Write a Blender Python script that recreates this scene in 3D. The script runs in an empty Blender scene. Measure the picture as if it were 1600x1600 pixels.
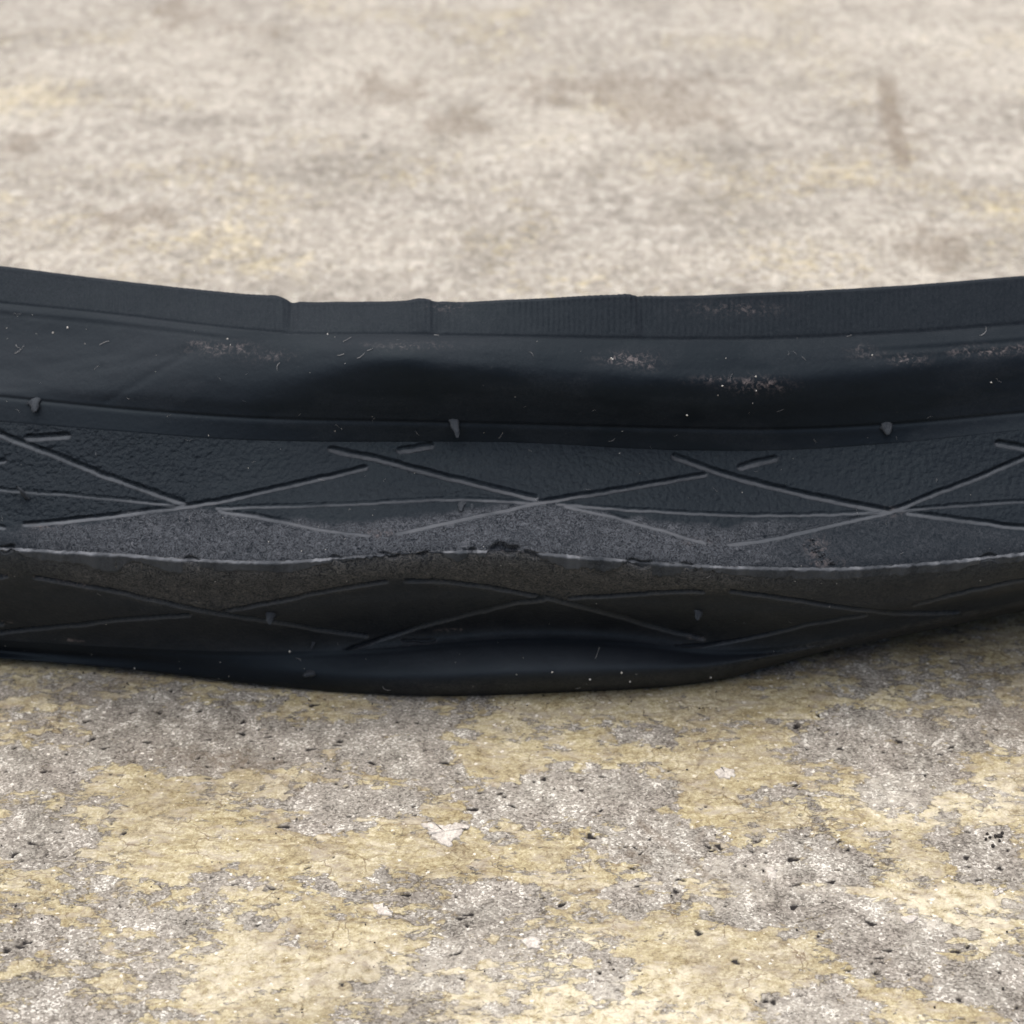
import bpy, math
import numpy as np

sc = bpy.context.scene
COL = sc.collection
rng = np.random.default_rng(11)

# ------------------------------------------------------------------ camera
PITCH = math.radians(28.0)
HALF = math.radians(14.0)
DIST = 0.05 / math.tan(HALF)                     # frame is 0.1 m wide at the tyre
MM = 0.001
PX = 0.0625 * MM                                  # one photo pixel at the tyre, metres
FWD = np.array([0.0, math.cos(PITCH), -math.sin(PITCH)])
UPV = np.array([0.0, math.sin(PITCH), math.cos(PITCH)])
TARGET = UPV * (285 * PX)
CAM = TARGET - FWD * DIST

cam_data = bpy.data.cameras.new("camera")
cam = bpy.data.objects.new("camera", cam_data)
COL.objects.link(cam)
cam.location = CAM
cam.rotation_euler = (math.radians(90) - PITCH, 0, 0)
cam_data.sensor_width = 36
cam_data.lens = 18 / math.tan(HALF)
cam_data.clip_start = 0.005
cam_data.clip_end = 50
cam_data.dof.use_dof = True
cam_data.dof.focus_distance = DIST - 0.024
cam_data.dof.aperture_fstop = cam_data.lens / 1.2
sc.camera = cam

# ------------------------------------------------------------------ light: bright overcast sky
SUN_EL, SUN_AZ = math.radians(80), math.radians(-80)      # azimuth from +Y (behind the tyre), towards -X
world = bpy.data.worlds.new("World")
sc.world = world
world.use_nodes = True
wn = world.node_tree
wn.nodes.clear()
sky = wn.nodes.new("ShaderNodeTexSky")
sky.sky_type = 'NISHITA'
sky.sun_disc = False
sky.sun_elevation = SUN_EL
sky.sun_rotation = SUN_AZ
sky.air_density = 0.8
sky.dust_density = 6.0
bg = wn.nodes.new("ShaderNodeBackground")
bg.inputs[1].default_value = 0.062
wo = wn.nodes.new("ShaderNodeOutputWorld")
wn.links.new(sky.outputs[0], bg.inputs[0])
wn.links.new(bg.outputs[0], wo.inputs[0])

sun_data = bpy.data.lights.new("sun", 'SUN')
sun_data.energy = 1.5
sun_data.angle = math.radians(110)
sun_data.color = (1.0, 0.95, 0.88)
sun = bpy.data.objects.new("sun", sun_data)
COL.objects.link(sun)
# lamp shines along its -Z: tilt back from the zenith towards +Y, then turn about Z
sun.rotation_euler = (-(math.pi / 2 - SUN_EL), 0, -SUN_AZ)

sc.view_settings.view_transform = 'Standard'
sc.view_settings.look = 'None'
sc.view_settings.gamma = 1
sc.view_settings.exposure = 1.2


# ------------------------------------------------------------------ helpers
def project(P):
    d = P - CAM
    f = d @ FWD
    F = 800 / math.tan(HALF)
    return 800 + F * d[..., 0] / f, 800 - F * (d @ UPV) / f


def ground_point(px, py, z=0.0):
    F = 800 / math.tan(HALF)
    r = FWD + np.array([1, 0, 0]) * (px - 800) / F - UPV * (py - 800) / F
    return CAM + r * ((z - CAM[2]) / r[2])


def spline(xk, yk):
    """smooth curve through knots (monotone cubic), linear outside"""
    xk, yk = np.asarray(xk, float), np.asarray(yk, float)
    h = np.diff(xk)
    dl = np.diff(yk) / h
    m = np.empty_like(yk)
    m[0], m[-1] = dl[0], dl[-1]
    m[1:-1] = (dl[:-1] * h[1:] + dl[1:] * h[:-1]) / (h[:-1] + h[1:])

    def f(x):
        x = np.asarray(x, float)
        i = np.clip(np.searchsorted(xk, x) - 1, 0, len(h) - 1)
        t = (x - xk[i]) / h[i]
        tc = np.clip(t, 0, 1)
        a, b = yk[i], yk[i + 1]
        v = ((1 + 2 * tc) * (1 - tc) ** 2) * a + tc * (1 - tc) ** 2 * h[i] * m[i] \
            + tc ** 2 * (3 - 2 * tc) * b + tc ** 2 * (tc - 1) * h[i] * m[i + 1]
        return v + np.where(t < 0, t * h[i] * m[0], 0) + np.where(t > 1, (t - 1) * h[i] * m[-1], 0)
    return f


def _hash(ix, iy, seed):
    h = (ix.astype(np.int64) * 374761393 + iy.astype(np.int64) * 668265263 + seed * 974634777) & 0xFFFFFFFF
    h = ((h ^ (h >> 13)) * 1274126177) & 0xFFFFFFFF
    h = h ^ (h >> 16)
    return (h & 0xFFFF) / 65535.0


def vnoise(x, y, seed=0):
    ix, iy = np.floor(x), np.floor(y)
    fx, fy = x - ix, y - iy
    fx, fy = fx * fx * (3 - 2 * fx), fy * fy * (3 - 2 * fy)
    a, b = _hash(ix, iy, seed), _hash(ix + 1, iy, seed)
    c, d = _hash(ix, iy + 1, seed), _hash(ix + 1, iy + 1, seed)
    return (a * (1 - fx) + b * fx) * (1 - fy) + (c * (1 - fx) + d * fx) * fy


def fbm(x, y, seed=0, octaves=5):
    s, a, n = 0, 0.5, 0
    for k in range(octaves):
        ca, sa = math.cos(k * 1.1), math.sin(k * 1.1)
        s = s + a * vnoise((x * ca - y * sa) * 2 ** k + 17.3 * k, (x * sa + y * ca) * 2 ** k - 9.1 * k, seed + k)
        n += a
        a *= 0.55
    return s / n


def sstep(a, b, x):
    t = np.clip((x - a) / (b - a), 0, 1)
    return t * t * (3 - 2 * t)


def line_field(px, py, pts):
    """distance in px to a polyline, and the signed one (positive on its lower side)"""
    pts = np.asarray(pts, float)
    best = np.full(px.shape, 1e9)
    pos = np.full(px.shape, 1e9)
    x0, x1, y0, y1 = pts[:, 0].min() - 30, pts[:, 0].max() + 30, pts[:, 1].min() - 30, pts[:, 1].max() + 30
    sel = (px > x0) & (px < x1) & (py > y0) & (py < y1)
    qx, qy = px[sel], py[sel]
    if qx.size == 0:
        return best, pos
    b = np.full(qx.shape, 1e9); p = np.full(qx.shape, 1e9)
    for k in range(len(pts) - 1):
        ax, ay = pts[k]; dx, dy = pts[k + 1] - pts[k]
        l2 = dx * dx + dy * dy
        t = np.clip(((qx - ax) * dx + (qy - ay) * dy) / l2, 0, 1)
        d = np.hypot(qx - ax - t * dx, qy - ay - t * dy)
        w = d < b
        b = np.where(w, d, b); sg = np.sign((dx * (qy - ay) - dy * (qx - ax)) * (1 if dx >= 0 else -1)); p = np.where(w, d * sg, p)
    best[sel] = b; pos[sel] = p
    return best, pos


def dense_line(pts, n=24):
    pts = np.asarray(pts, float)
    if len(pts) < 3:
        return pts
    L = np.concatenate([[0], np.cumsum(np.hypot(*np.diff(pts, axis=0).T))])
    q = np.linspace(0, L[-1], n)
    return np.stack([spline(L, pts[:, 0])(q), spline(L, pts[:, 1])(q)], 1)


def mesh_from(name, verts, faces, mat, parent=None, smooth=True, attrs=None):
    me = bpy.data.meshes.new(name)
    verts = np.asarray(verts, np.float32).reshape(-1, 3)
    faces = np.asarray(faces, np.int32)
    n, k = faces.shape
    me.vertices.add(len(verts))
    me.vertices.foreach_set("co", verts.ravel())
    me.loops.add(n * k)
    me.loops.foreach_set("vertex_index", faces.ravel())
    me.polygons.add(n)
    me.polygons.foreach_set("loop_start", np.arange(n, dtype=np.int32) * k)
    me.update(calc_edges=True)
    me.validate()
    if smooth:
        me.shade_smooth()
    for an, av in (attrs or {}).items():
        at = me.attributes.new(an, 'FLOAT', 'POINT')
        at.data.foreach_set("value", np.asarray(av, np.float32).ravel())
    me.materials.append(mat)
    o = bpy.data.objects.new(name, me)
    COL.objects.link(o)
    if parent is not None:
        o.parent = parent
    return o


def grid_faces(nu, nv, wrap=False, flip=False):
    i = np.arange(nu if wrap else nu - 1)
    j = np.arange(nv - 1)
    I, J = np.meshgrid(i, j, indexing='ij')
    I2 = (I + 1) % nu
    f = np.stack([I * nv + J, I2 * nv + J, I2 * nv + J + 1, I * nv + J + 1], -1).reshape(-1, 4)
    return f[:, ::-1] if flip else f


def tag(o, label=None, cat=None, group=None, kind=None):
    for k, v in (("label", label), ("category", cat), ("group", group), ("kind", kind)):
        if v:
            o[k] = v
    return o


# ------------------------------------------------------------------ node helpers
class N:
    def __init__(self, name):
        self.m = bpy.data.materials.new(name)
        self.m.use_nodes = True
        self.t = self.m.node_tree
        self.t.nodes.clear()
        self.out = self.t.nodes.new("ShaderNodeOutputMaterial")
        self.b = self.t.nodes.new("ShaderNodeBsdfPrincipled")
        self.t.links.new(self.b.outputs[0], self.out.inputs[0])
        tc = self.t.nodes.new("ShaderNodeTexCoord")
        vm = self.t.nodes.new("ShaderNodeVectorMath")
        vm.operation = 'SCALE'
        vm.inputs[3].default_value = 1000
        self.t.links.new(tc.outputs['Object'], vm.inputs[0])
        self.co = vm.outputs[0]                   # object coordinates in millimetres

    def put(self, sock, v):
        if isinstance(v, bpy.types.NodeSocket):
            self.t.links.new(v, sock)
        elif isinstance(v, tuple) and len(v) == 3 and sock.type == 'RGBA':
            sock.default_value = (*v, 1)
        else:
            sock.default_value = v

    def attr(self, name):
        n = self.t.nodes.new("ShaderNodeAttribute")
        n.attribute_name = name
        return n.outputs['Fac']

    def math(self, op, a, b=0.0, c=0.0, clamp=False):
        n = self.t.nodes.new("ShaderNodeMath")
        n.operation = op
        n.use_clamp = clamp
        self.put(n.inputs[0], a); self.put(n.inputs[1], b); self.put(n.inputs[2], c)
        return n.outputs[0]

    def stretch(self, s, off=(0, 0, 0), rot=0.0):
        n = self.t.nodes.new("ShaderNodeMapping")
        self.t.links.new(self.co, n.inputs[0])
        n.inputs['Scale'].default_value = s
        n.inputs['Location'].default_value = off
        n.inputs['Rotation'].default_value = (0, 0, rot)
        return n.outputs[0]

    def noise(self, scale, detail=4, rough=0.55, dist=0.0, vec=None):
        n = self.t.nodes.new("ShaderNodeTexNoise")
        self.t.links.new(vec or self.co, n.inputs['Vector'])
        n.inputs['Scale'].default_value = scale
        n.inputs['Detail'].default_value = detail
        n.inputs['Roughness'].default_value = rough
        n.inputs['Distortion'].default_value = dist
        return n.outputs['Fac']

    def voronoi(self, scale, feature='F1', rnd=1.0, vec=None):
        n = self.t.nodes.new("ShaderNodeTexVoronoi")
        n.feature = feature
        self.t.links.new(vec or self.co, n.inputs['Vector'])
        n.inputs['Scale'].default_value = scale
        n.inputs['Randomness'].default_value = rnd
        return n

    def ramp(self, fac, stops, interp='LINEAR'):
        n = self.t.nodes.new("ShaderNodeValToRGB")
        r = n.color_ramp
        r.interpolation = interp
        while len(r.elements) < len(stops):
            r.elements.new(0.5)
        for e, (p, c) in zip(r.elements, stops):
            e.position = p
            e.color = (*c, 1) if isinstance(c, tuple) else (c, c, c, 1)
        self.put(n.inputs[0], fac)
        return n.outputs[0]

    def range(self, v, a, b, c=0.0, d=1.0):
        n = self.t.nodes.new("ShaderNodeMapRange")
        self.put(n.inputs[0], v)
        for i, x in enumerate((a, b, c, d)):
            n.inputs[i + 1].default_value = x
        return n.outputs[0]

    def mix(self, fac, a, b, mode='MIX'):
        n = self.t.nodes.new("ShaderNodeMix")
        n.data_type = 'RGBA'
        n.blend_type = mode
        self.put(n.inputs[0], fac); self.put(n.inputs[6], a); self.put(n.inputs[7], b)
        return n.outputs[2]

    def bump(self, h, dist_mm, strength=1.0, normal=None):
        n = self.t.nodes.new("ShaderNodeBump")
        n.inputs['Strength'].default_value = strength
        n.inputs['Distance'].default_value = dist_mm * MM
        self.put(n.inputs['Height'], h)
        if normal is not None:
            self.put(n.inputs['Normal'], normal)
        return n.outputs[0]


# ------------------------------------------------------------------ materials
def make_rubber():
    n = N("black_rubber")
    wear, scuff, brown, grain = n.attr("wear"), n.attr("scuff"), n.attr("brown"), n.attr("grain")
    big = n.noise(0.16, 4, 0.6)
    fine = n.noise(3.2, 5, 0.65)
    fuzz = n.noise(2.4, 6, 0.72, 2.2)
    col = n.mix(n.range(big, 0.3, 0.7), (0.0030, 0.0042, 0.0070), (0.0054, 0.0070, 0.0106))
    wf = n.math('MULTIPLY', wear, n.range(fuzz, 0.38, 0.70), clamp=True)
    col = n.mix(wf, col, (0.125, 0.135, 0.155))
    bf = n.math('MULTIPLY', brown, n.range(fuzz, 0.40, 0.70), clamp=True)
    col = n.mix(bf, col, (0.140, 0.138, 0.136))
    speck = n.noise(2.0, 5, 0.8, 0.8)
    sf = n.math('MULTIPLY', scuff, n.range(speck, 0.50, 0.66), clamp=True)
    col = n.mix(sf, col, (0.17, 0.145, 0.145))
    col = n.mix(n.attr("lit_pale"), col, (0.050, 0.055, 0.064))  # paler tone: light painted on groove walls, fin, left flank and bulge
    col = n.mix(n.attr("lit_wear"), col, (0.17, 0.18, 0.20))  # torn and worn edges, with their catch of light painted in
    dustn = n.range(n.noise(5.0, 2, 0.5), 0.70, 0.76)
    col = n.mix(n.math('MULTIPLY', dustn, 0.05), col, (0.3, 0.3, 0.3))
    n.put(n.b.inputs['Base Color'], col)
    n.put(n.b.inputs['Roughness'], n.math('ADD', n.range(big, 0.3, 0.7, 0.52, 0.64), n.math('MULTIPLY', wear, 0.25), clamp=True))
    n.b.inputs['Specular IOR Level'].default_value = 0.20
    n.b.inputs['Specular Tint'].default_value = (0.62, 0.84, 1.0, 1)
    vor = n.voronoi(2.1).outputs['Distance']
    leather = n.math('ADD', n.math('MULTIPLY', n.noise(1.9, 3, 0.55), 1.0), n.math('MULTIPLY', vor, -0.35))
    h1 = n.math('MULTIPLY', leather, n.math('ADD', n.math('MULTIPLY', grain, 1.7), 0.08))
    h2 = n.math('MULTIPLY', fuzz, n.math('MULTIPLY', n.math('ADD', wear, brown), 1.1))
    h3 = n.math('MULTIPLY', fine, 0.045)
    h = n.math('ADD', n.math('ADD', h1, h2), h3)
    n.put(n.b.inputs['Normal'], n.bump(h, 0.22, 0.9))
    return n.m


def make_casing():
    n = N("tyre_casing_fabric")
    w = n.noise(2.0, 3)
    n.put(n.b.inputs['Base Color'], n.mix(w, (0.02, 0.02, 0.022), (0.035, 0.034, 0.033)))
    n.b.inputs['Roughness'].default_value = 0.8
    return n.m


def make_floor_mat():
    n = N("worn_floor")
    film, pale, dirt_dark, pit = n.attr("film"), n.attr("pale"), n.attr("dirt_dark"), n.attr("pit")
    wide = n.stretch((0.62, 1.15, 1), rot=0.12)
    e1 = n.noise(0.75, 9, 0.70, 0.5, wide)
    e2 = n.noise(3.5, 4, 0.6)
    m = n.math('ADD', film, n.math('ADD', n.math('MULTIPLY', n.math('SUBTRACT', e1, 0.5), 2.4),
                                   n.math('MULTIPLY', n.math('SUBTRACT', e2, 0.5), 0.40)))
    cover = n.range(m, 0.44, 0.56)
    # bare granular base
    cell = n.t.nodes.new("ShaderNodeSeparateColor")
    v1 = n.voronoi(5.5)
    n.t.links.new(v1.outputs['Color'], cell.inputs[0])
    g = n.math('ADD', n.math('MULTIPLY', cell.outputs[0], 0.40), n.math('MULTIPLY', n.noise(2.8, 8, 0.78, 0.8), 0.50))
    g = n.math('ADD', g, n.math('ADD', n.math('ADD', n.math('MULTIPLY', n.noise(0.28, 4, 0.6), 0.32), n.math('MULTIPLY', n.math('SUBTRACT', n.noise(0.33, 6, 0.7, 0.5, n.stretch((1.2, 0.55, 1), (11, 5, 0))), 0.5), 0.45)), n.math('MULTIPLY', n.math('SUBTRACT', n.noise(0.6, 5, 0.7, 0.4, n.stretch((0.95, 0.55, 1))), 0.5), 0.75)))
    base = n.ramp(g, [(0.36, (0.10, 0.089, 0.078)), (0.50, (0.205, 0.187, 0.166)), (0.62, (0.272, 0.251, 0.224)),
                      (0.77, (0.37, 0.345, 0.31)), (0.88, (0.66, 0.635, 0.59))])
    cool = n.noise(0.25, 3)
    base = n.mix(n.range(cool, 0.35, 0.7, 0.0, 0.8), base, n.mix(1.0, base, (0.97, 1.0, 1.0), 'MULTIPLY'))
    # ochre film
    f1 = n.noise(0.42, 9, 0.72, 0.9, n.stretch((0.55, 1.25, 1), rot=0.2))
    f2 = n.noise(1.5, 7, 0.76, 0.5)
    f3 = n.noise(0.10, 4, 0.6)
    f4 = n.noise(4.2, 4, 0.7)
    sub = lambda v, k: n.math('MULTIPLY', n.math('SUBTRACT', v, 0.5), k)
    fs = n.math('ADD', n.math('ADD', sub(f1, 1.0), sub(f2, 1.15)), n.math('ADD', sub(f3, 0.5), sub(f4, 0.75)))
    fs = n.math('ADD', fs, 0.5)
    fcol = n.ramp(fs, [(0.20, (0.14, 0.098, 0.05)), (0.36, (0.265, 0.217, 0.122)), (0.50, (0.370, 0.318, 0.190)),
                       (0.63, (0.47, 0.42, 0.278)), (0.80, (0.66, 0.61, 0.47))])
    streak = n.range(n.noise(1.0, 4, 0.6, 0.3, n.stretch((0.16, 1.3, 1), (5, 2, 0), 0.38)), 0.58, 0.68)
    streak = n.math('MULTIPLY', streak, n.range(n.noise(0.12, 3), 0.45, 0.6))
    fcol = n.mix(n.math('MULTIPLY', streak, 0.55), fcol, (0.17, 0.12, 0.07))
    fcol = n.mix(n.range(n.noise(0.16, 5, 0.65, 0.6), 0.46, 0.68, 0.0, 0.6), fcol, n.ramp(fs, [(0.25, (0.15, 0.125, 0.092)), (0.5, (0.345, 0.305, 0.228)), (0.75, (0.58, 0.54, 0.44))]))
    # greyish rubbed-through areas of the film
    thin = n.range(n.noise(0.5, 8, 0.75, 0.5, n.stretch((0.6, 1.2, 1), (40, 3, 0))), 0.50, 0.62)
    fcol = n.mix(n.math('MULTIPLY', thin, 0.75), fcol, n.mix(f2, (0.26, 0.22, 0.18), (0.46, 0.42, 0.36)))
    cr = n.voronoi(0.33, 'DISTANCE_TO_EDGE', vec=None)
    wob = n.t.nodes.new("ShaderNodeVectorMath")
    wob.operation = 'ADD'
    nz = n.t.nodes.new("ShaderNodeTexNoise")
    n.t.links.new(n.co, nz.inputs['Vector'])
    nz.inputs['Scale'].default_value = 0.5
    nz.inputs['Detail'].default_value = 5
    wsc = n.t.nodes.new("ShaderNodeVectorMath")
    wsc.operation = 'SCALE'
    wsc.inputs[3].default_value = 3.2
    n.t.links.new(nz.outputs['Color'], wsc.inputs[0])
    n.t.links.new(n.co, wob.inputs[0]); n.t.links.new(wsc.outputs[0], wob.inputs[1])
    n.t.links.new(wob.outputs[0], cr.inputs['Vector'])
    crack = n.math('MULTIPLY', n.range(cr.outputs['Distance'], 0.0, 0.030, 1.0, 0.0), n.range(n.noise(0.2, 3), 0.45, 0.6))
    fcol = n.mix(n.math('MULTIPLY', crack, 0.8), fcol, (0.13, 0.085, 0.045))
    # cream bloom
    pf = n.math('MULTIPLY', pale, n.range(n.noise(0.8, 7, 0.72, 0.4), 0.40, 0.62), clamp=True)
    fcol = n.mix(n.math('MULTIPLY', pf, 0.85), fcol, (0.66, 0.61, 0.49))
    base = n.mix(n.math('MULTIPLY', pf, 0.6), base, (0.60, 0.565, 0.495))
    col = n.mix(cover, base, fcol)
    broad = n.math('ADD', n.math('MULTIPLY', n.noise(0.045, 5, 0.62, 0.4), 0.65), n.math('MULTIPLY', n.noise(0.014, 3, 0.5), 0.35))
    col = n.mix(1.0, col, n.ramp(broad, [(0.34, (0.76, 0.755, 0.73)), (0.5, (1.03, 1.03, 1.01)), (0.66, (1.20, 1.21, 1.19))]), 'MULTIPLY')
    # thin rim where the film ends
    rim = n.math('MULTIPLY', n.range(m, 0.40, 0.47), n.range(m, 0.47, 0.50, 1.0, 0.0))
    col = n.mix(n.math('MULTIPLY', rim, 0.30), col, (0.15, 0.115, 0.08))
    white = n.range(n.noise(1.05, 4, 0.6, 0.3, n.stretch((1, 1.4, 1), (31, 7, 0))), 0.655, 0.70)
    col = n.mix(n.math('MULTIPLY', white, 0.75), col, (0.80, 0.77, 0.70))
    fl = n.voronoi(1.25)
    flc = n.t.nodes.new("ShaderNodeSeparateColor")
    n.t.links.new(fl.outputs['Color'], flc.inputs[0])
    fld = n.math('ADD', fl.outputs['Distance'], n.math('MULTIPLY', n.math('SUBTRACT', n.noise(2.6, 4, 0.7), 0.5), 1.3))
    pick = lambda ch, lo, r0: n.math('MULTIPLY', n.math('GREATER_THAN', ch, lo), n.range(fld, r0, r0 + 0.05, 1.0, 0.0))
    col = n.mix(n.math('MULTIPLY', pick(flc.outputs[0], 0.80, 0.12), 0.85), col, (0.78, 0.75, 0.68))
    col = n.mix(n.math('MULTIPLY', pick(flc.outputs[1], 0.84, 0.10), 0.75), col, (0.07, 0.058, 0.05))
    df = n.math('MULTIPLY', dirt_dark, n.range(n.noise(1.2, 6, 0.7), 0.35, 0.62), clamp=True)
    col = n.mix(n.math('MULTIPLY', df, 0.7), col, (0.15, 0.115, 0.08))
    col = n.mix(pit, col, (0.012, 0.010, 0.010))
    n.put(n.b.inputs['Base Color'], col)
    n.put(n.b.inputs['Roughness'], n.mix(cover, (0.85,) * 3, (0.62,) * 3))
    n.b.inputs['Specular IOR Level'].default_value = 0.35
    h = n.math('ADD', n.math('MULTIPLY', cover, 0.55), n.math('MULTIPLY', n.mix(cover, g, n.math('MULTIPLY', fs, 0.7)), 0.8))
    h = n.math('SUBTRACT', h, n.math('MULTIPLY', crack, 0.25))
    n.put(n.b.inputs['Normal'], n.bump(h, 0.18, 0.9))
    return n.m


def make_plain(name, a, b, rough=0.8, scale=2.0):
    n = N(name)
    n.put(n.b.inputs['Base Color'], n.mix(n.range(n.noise(scale, 5, 0.65), 0.35, 0.65), a, b))
    n.b.inputs['Roughness'].default_value = rough
    n.put(n.b.inputs['Normal'], n.bump(n.noise(scale * 2, 4), 0.08, 0.7))
    return n.m


RUBBER = make_rubber()
CASING = make_casing()
FLOOR = make_floor_mat()
FLAKE = make_plain("white_paint_chip", (0.36, 0.33, 0.30), (0.66, 0.63, 0.57), 0.85, 3.5)
LINT = make_plain("pale_lint", (0.26, 0.26, 0.27), (0.42, 0.42, 0.42))
DUST = make_plain("pale_dust", (0.5, 0.49, 0.46), (0.75, 0.74, 0.7))
GRIT_D = make_plain("dark_grit", (0.015, 0.013, 0.013), (0.04, 0.035, 0.033))

# ------------------------------------------------------------------ floor
GREY = [(320, 1150, 210, 52), (630, 1165, 112, 62), (60, 1195, 100, 42), (50, 1310, 75, 45), (555, 1248, 105, 34),
        (520, 1285, 85, 24), (820, 1250, 125, 46), (965, 1238, 125, 50), (340, 1385, 72, 17), (230, 1430, 62, 22),
        (70, 1470, 78, 36), (800, 1405, 85, 28), (760, 1440, 62, 20), (722, 1490, 52, 14), (620, 1530, 105, 14),
        (942, 1520, 66, 42), (1020, 1143, 52, 30), (1040, 1330, 122, 50), (1000, 1405, 62, 26), (1370, 1160, 165, 56),
        (1420, 1205, 65, 42), (1240, 1350, 130, 60), (1300, 1405, 165, 42), (1180, 1425, 68, 45), (1405, 1475, 130, 60),
        (1520, 1330, 75, 48), (1570, 1540, 105, 52), (1280, 1580, 105, 40), (1210, 1240, 60, 18), (880, 1085, 40, 12),
        (1300, 1075, 30, 10), (120, 1590, 110, 22), (1590, 1150, 60, 40), (1380, 1250, 60, 18), (500, 1395, 45, 14),
        (420, 1455, 40, 12), (205, 1118, 60, 26),
        (110, 85, 110, 26), (270, 105, 180, 45), (150, 215, 130, 30), (560, 70, 150, 36), (620, 165, 120, 26), (960, 40, 140, 30), (60, 320, 70, 24), (1250, 340, 120, 30), (700, 340, 130, 20)]
OCHRE = [(770, 1185, 100, 34), (1200, 1092, 330, 22), (1130, 1185, 130, 44), (1150, 1500, 170, 48), (450, 1500, 200, 50),
         (860, 1320, 130, 22), (640, 1215, 130, 16), (690, 1255, 42, 28), (250, 1300, 150, 70), (60, 1095, 90, 22),
         (40, 150, 80, 50), (750, 262, 120, 26), (550, 222, 60, 24), (300, 380, 120, 22), (420, 125, 80, 22), (520, 420, 160, 20), (1320, 415, 60, 14), (880, 115, 60, 16),
         (1500, 1480, 60, 30), (620, 1335, 130, 26), (420, 1205, 70, 22), (320, 1350, 110, 22), (1120, 1300, 50, 60)]
PALE = [(50, 150, 90, 60), (280, 110, 170, 60), (1400, 60, 330, 90), (1350, 400, 260, 50), (300, 400, 300, 40),
        (500, 1520, 300, 60), (1500, 1420, 150, 40), (1000, 1580, 400, 50), (560, 100, 160, 60), (30, 390, 40, 50),
        (1450, 1260, 160, 40), (850, 200, 300, 50), (1130, 1380, 120, 30)]
DIRT_DARKS = [(1050, 175, 120, 30), (950, 140, 180, 22), (1385, 165, 22, 34), (1405, 225, 20, 32), (1460, 390, 70, 34),
        (720, 190, 60, 16), (40, 222, 50, 18), (270, 22, 60, 20), (390, 45, 60, 12), (600, 140, 70, 24), (200, 345, 60, 24),
        (1240, 1005, 330, 34), (60, 1070, 220, 20), (330, 1185, 130, 16), (1590, 1100, 60, 60), (960, 1350, 60, 12)]  # includes darker strips along the tyre's foot


def blobs(px, py, lst, wx, wy):
    m = np.zeros_like(px)
    for (cx, cy, rx, ry) in lst:
        d = np.hypot((px + wx - cx) / rx, (py + wy - cy) / ry)
        m = np.maximum(m, 1 - sstep(0.55, 1.3, d))
    return m


def axis(dense_a, dense_b, step, lo, hi, grow):
    a = list(np.arange(dense_a, dense_b + step / 2, step))
    s, x = step, dense_b
    while x < hi:
        s *= grow; x += s; a.append(x)
    s, x = step, dense_a
    while x > lo:
        s *= grow; x -= s; a.insert(0, x)
    return np.array(a)


gx = axis(-0.050, 0.050, 0.00014, -3, 3, 1.035)
gy = axis(-0.052, 0.010, 0.00014, -3, 4, 1.022)
GX, GY = np.meshgrid(gx, gy, indexing='ij')
P = np.stack([GX, GY, np.zeros_like(GX)], -1)
dcam = (P - CAM) @ FWD
ok = dcam > 0.02
Pp = np.where(ok[..., None], P, np.array([0, 5.0, 0]))
gpx, gpy = project(Pp)
gpx = np.where(ok, gpx, -9e3); gpy = np.where(ok, gpy, 9e3)
xm, ym = GX * 1000, GY * 1000
wx = (fbm(xm * 0.30, ym * 0.30, 3) - 0.5) * 130 + (fbm(xm * 1.3, ym * 1.3, 5, 4) - 0.5) * 50
wy = (fbm(xm * 0.30, ym * 0.30, 13) - 0.5) * 70 + (fbm(xm * 1.3, ym * 1.3, 15, 4) - 0.5) * 26
grey_m = blobs(gpx, gpy, GREY, wx, wy)
och_m = blobs(gpx, gpy, OCHRE, wx, wy)
pale_m = blobs(gpx, gpy, PALE, wx, wy)
dirt_dark_m = blobs(gpx, gpy, DIRT_DARKS, wx, wy)
f0 = fbm(xm * 0.11, ym * 0.14, 21, 5)
far = sstep(15, 45, ym)
film = 0.60 + (f0 - 0.5) * 0.9 - 0.54 * grey_m + 0.30 * och_m + (fbm(xm * 0.28, ym * 0.4, 27, 4) - 0.5) * 0.75
film = film * (1 - far) + far * (0.30 + (fbm(xm * 0.05, ym * 0.05, 25, 5) - 0.5) * 1.1 - 0.35 * grey_m + 0.20 * och_m - 0.06)
pale = np.clip(0.10 + 0.8 * pale_m + 1.0 * (fbm(xm * 0.08, ym * 0.1, 33, 4) - 0.55) + 0.55 * far, 0, 1)
dirt_dark = np.clip((0.9 + 0.5 * far) * dirt_dark_m + 1.6 * (fbm(xm * 0.13, ym * 0.2, 41, 5) - 0.66), 0, 1)
def scratch(pts, w):
    d, _ = line_field(gpx + wx * 0.06, gpy + wy * 0.06, dense_line(pts))
    return 1 - sstep(0.4 * w, 1.3 * w, d)


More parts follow.
